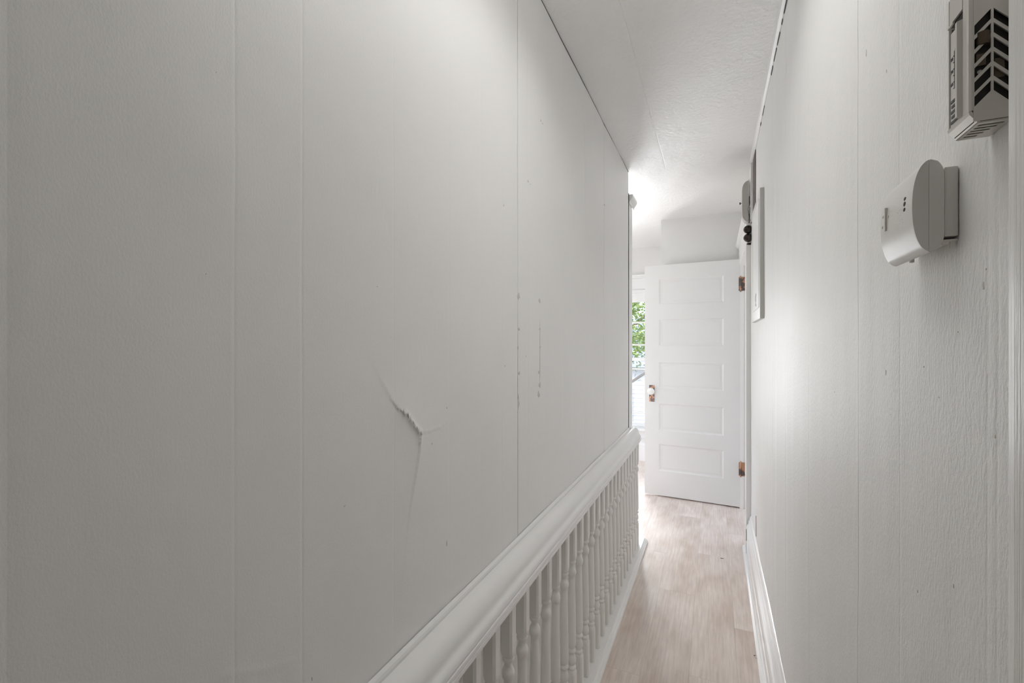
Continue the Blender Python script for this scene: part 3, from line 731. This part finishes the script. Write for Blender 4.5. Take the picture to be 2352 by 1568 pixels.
capL = [p for p in sec if p[0] < XCUT]; capR = [p for p in sec if p[0] >= XCUT]
lo = [p for p in sec if p[0] >= XCUT and p[1] < 1.536]; hi = [p for p in sec if p[0] >= XCUT and p[1] > 1.536]
zb = min(p[1] for p in capL)-.001; zt = max(p[1] for p in capL)+.001
under(obj('end_cap', extr(capL+[(XCUT-.00008, zt-.0005), (XCUT-.00008, zb+.0005)], 'y', .5783, .5799), M['plastic_side']), de)
under(obj('battery_door', extr([(XCUT+.00014, zb+.0015)] + lo[::-1][:0] + [(p[0], p[1]+.0004) for p in sorted(lo, key=lambda q: q[0])] + [(p[0], p[1]-.0004) for p in sorted(hi, key=lambda q: -q[0])] + [(XCUT+.00014, zt-.0015)], 'y', .5783, .5799), M['plastic_side']), de)
under(obj('cap_seam', boxm(XCUT-.0002, XCUT+.0004, .57995, .5802, zb+.002, zt-.002), M['dark']), de)
under(obj('back_plate', boxm(.2051, .2158, .5790, .676, 1.5045, 1.5725, .0015, 2), M['plastic_side']), de)
bm = bmesh.new(); box(bm, .2045, .2157, .5800, .6600, 1.5000, 1.5015); box(bm, .2036, .2050, .5795, .6640, 1.4962, 1.4992, .0004); box(bm, .2030, .2060, .655, .660, 1.4915, 1.4960); box(bm, .2110, .2140, .582, .586, 1.4935, 1.5000)
under(obj('wall_bracket', fin(bm), M['plastic']), de)
def front_x(z):
    s_ = min(1, abs((z-1.536)/.046)); t = math.asin(min(1, s_**(1/.92))); return .1975-.0175*abs(math.cos(t))**.80
for zc, r in ((1.5500, .0020), (1.5446, .0026), (1.5389, .0020)):
    bm = bmesh.new(); bmesh.ops.create_uvsphere(bm, u_segments=14, v_segments=8, radius=1.0)
    bmesh.ops.scale(bm, vec=(.0005, .0034, r), verts=bm.verts); bmesh.ops.translate(bm, vec=(front_x(zc)+.0001, .599, zc), verts=bm.verts)
    under(obj('vent_hole', bm, M['black'], smooth=True), de)
under(obj('test_button', boxm(.1783, .1815, .6520, .6555, 1.5290, 1.5555, .0008, 2), M['plastic']), de)
bm = bmesh.new()
for yy, zc in ((.6655, 1.5480), (.6475, 1.5440), (.6660, 1.5360)):
    bmx = bmesh.new(); bmesh.ops.create_uvsphere(bmx, u_segments=10, v_segments=6, radius=.0018); bmesh.ops.scale(bmx, vec=(.5, 1, 1), verts=bmx.verts); bmesh.ops.translate(bmx, vec=(front_x(zc), yy, zc), verts=bmx.verts)
    under(obj('indicator_light', bmx, M['plastic'], smooth=True), de)
bm.free()
bm = bmesh.new()
for i in range(60):
    yy = random.choice((random.gauss(.61, .012), random.gauss(.64, .012))); zc = random.gauss(1.538, .012)
    if not (.583 < yy < .67 and 1.50 < zc < 1.57): continue
    r = .00025+.0002*random.random(); lump(bm, front_x(zc), yy, zc, r, r*1.2, .00012, -1, i)
under(obj('dirt_speck', fin(bm), M['chip'], kind='stuff'), de)

# ------------------------------------------------------------ small litter on the floor
def px_floor(u, v):
    Z = 1045.0*H/(v-788); Xc = (u-1176)/1045.0*Z; a = math.radians(24.03)
    return Xc*math.cos(a)-Z*math.sin(a), Z*math.cos(a)+Xc*math.sin(a)
def splinter(u, v, ln, wd, rz, m, label, nm):
    x, y = px_floor(u, v); bm = bmesh.new()
    top = [(-ln/2, 0), (-ln/5, wd), (ln/4, wd*.7), (ln/2, .1*wd), (ln/5, -wd*.6), (-ln/4, -wd*.8)]
    extrude_poly(bm, [(a*math.cos(rz)-b*math.sin(rz), a*math.sin(rz)+b*math.cos(rz)) for a, b in top], 'z', .0003, .0022)
    o = obj(nm, fin(bm), m); o.location = (x, y, 0); tag(o, label, nm.replace('_', ' ')); return o
splinter(1658, 1282, .022, .003, .1, M['splinter'], 'brown sliver lying on floor planks before the open door', 'wood_splinter')
splinter(1670, 1287, .016, .002, -1.0, M['trim'], 'tiny white paint curl beside the brown sliver on floor', 'paint_curl')
splinter(1733, 1505, .008, .0018, .4, M['splinter'], 'small dark crumb on floor near the right baseboard', 'crumb')
splinter(1736, 1510, .012, .0015, -.6, M['trim'], 'thin pale paint curl on floor beside the dark crumb', 'paint_curl')

# ------------------------------------------------------------ outside the window: tree and neighbouring house
mg = mat('lawn', (.10, .17, .06), .9); gm = noise_tex(mg, coords(mg), 3, 4); tint(mg, gm, (.07, .13, .04), (.16, .22, .09))
obj('ground', boxm(-30, 30, 5.9, 60, -3.3, -3.2), mg, kind='structure')
mleaf = mat('maple_leaf', (.18, .34, .06), .5); lb = mleaf.node_tree.nodes['Principled BSDF']
lb.inputs['Transmission Weight'].default_value = 0
oi = noise_tex(mleaf, coords(mleaf), 2.6, 2); tint(mleaf, oi, (.08, .19, .05), (.58, .68, .22), .34, .60)
tree = thing('leafy_tree', 'green leafy tree seen through the far window', 'tree', (-1.9, 10.6, -3.2))
bm = bmesh.new(); pr = [(.26, 0), (.20, .5), (.17, 1.8), (.15, 3.2), (.10, 4.4), (.04, 5.8)]; lathe(bm, pr, -1.9, 10.6, -3.2, 12)
mb = mat('bark', (.16, .12, .09), .9); under(obj('trunk', fin(bm), mb, smooth=True), tree)
random.seed(3)
for k in range(7):
    a = k*2.4; bm = bmesh.new(); z0 = .4+.4*k
    tube(bm, [(-1.9, 10.6, z0), (-1.9+.7*math.cos(a), 10.6+.7*math.sin(a), z0+.5), (-1.9+1.6*math.cos(a), 10.6+1.6*math.sin(a), z0+.9)], .035, 6); under(obj('branch', fin(bm), mb), tree)
bm = bmesh.new()
cl = [(Vector((-1.9+random.gauss(0, 1.1), 10.6+random.gauss(0, .9), max(1.35, 1.9+random.gauss(0, .8)))), .35+.35*random.random()) for _ in range(46)]
for c, r in cl:
    for _ in range(300):
        p = c + Vector((random.gauss(0, 1), random.gauss(0, 1), random.gauss(0, .8)))*r*.6
        u_ = Vector((random.gauss(0, 1), random.gauss(0, 1), random.gauss(0, .5))).normalized(); v_ = u_.cross(Vector((random.random(), random.random(), 1))).normalized()
        l = .036+.022*random.random()
        vs = [bm.verts.new(q_) for q_ in (p-u_*l, p+v_*l*.6, p+u_*l, p-v_*l*.6)]; bm.faces.new(vs)
under(obj('foliage', bm, mleaf, kind='stuff'), tree)
ho = thing('neighbour_house', 'pale clapboard house across the yard beyond the far window', 'house', (-3, 17, -3.2))
ms = mat('pale_siding', (.46, .46, .56), .7)
hw = under(obj('wall', boxm(-8, 3.5, 15.5, 22, -3.2, .62), ms), ho)
bm = bmesh.new()
for k in range(26):
    z = -3.15+.144*k; extrude_poly(bm, [(15.499, z), (15.470, z), (15.488, z+.140), (15.499, z+.140)], 'x', -8, 3.5)
under(obj('siding_board', fin(bm), ms, kind='stuff'), ho)
under(obj('roof', extr([(15.1, .62), (15.1, .70), (18.7, 2.4), (22.4, .70), (22.4, .62)], 'x', -8.4, 3.9), mat('slate_roof', (.30, .34, .42), .7)), ho)
under(obj('window', boxm(-3.6, -2.5, 15.42, 15.469, -1.6, -.1, .01), M['sash']), ho)
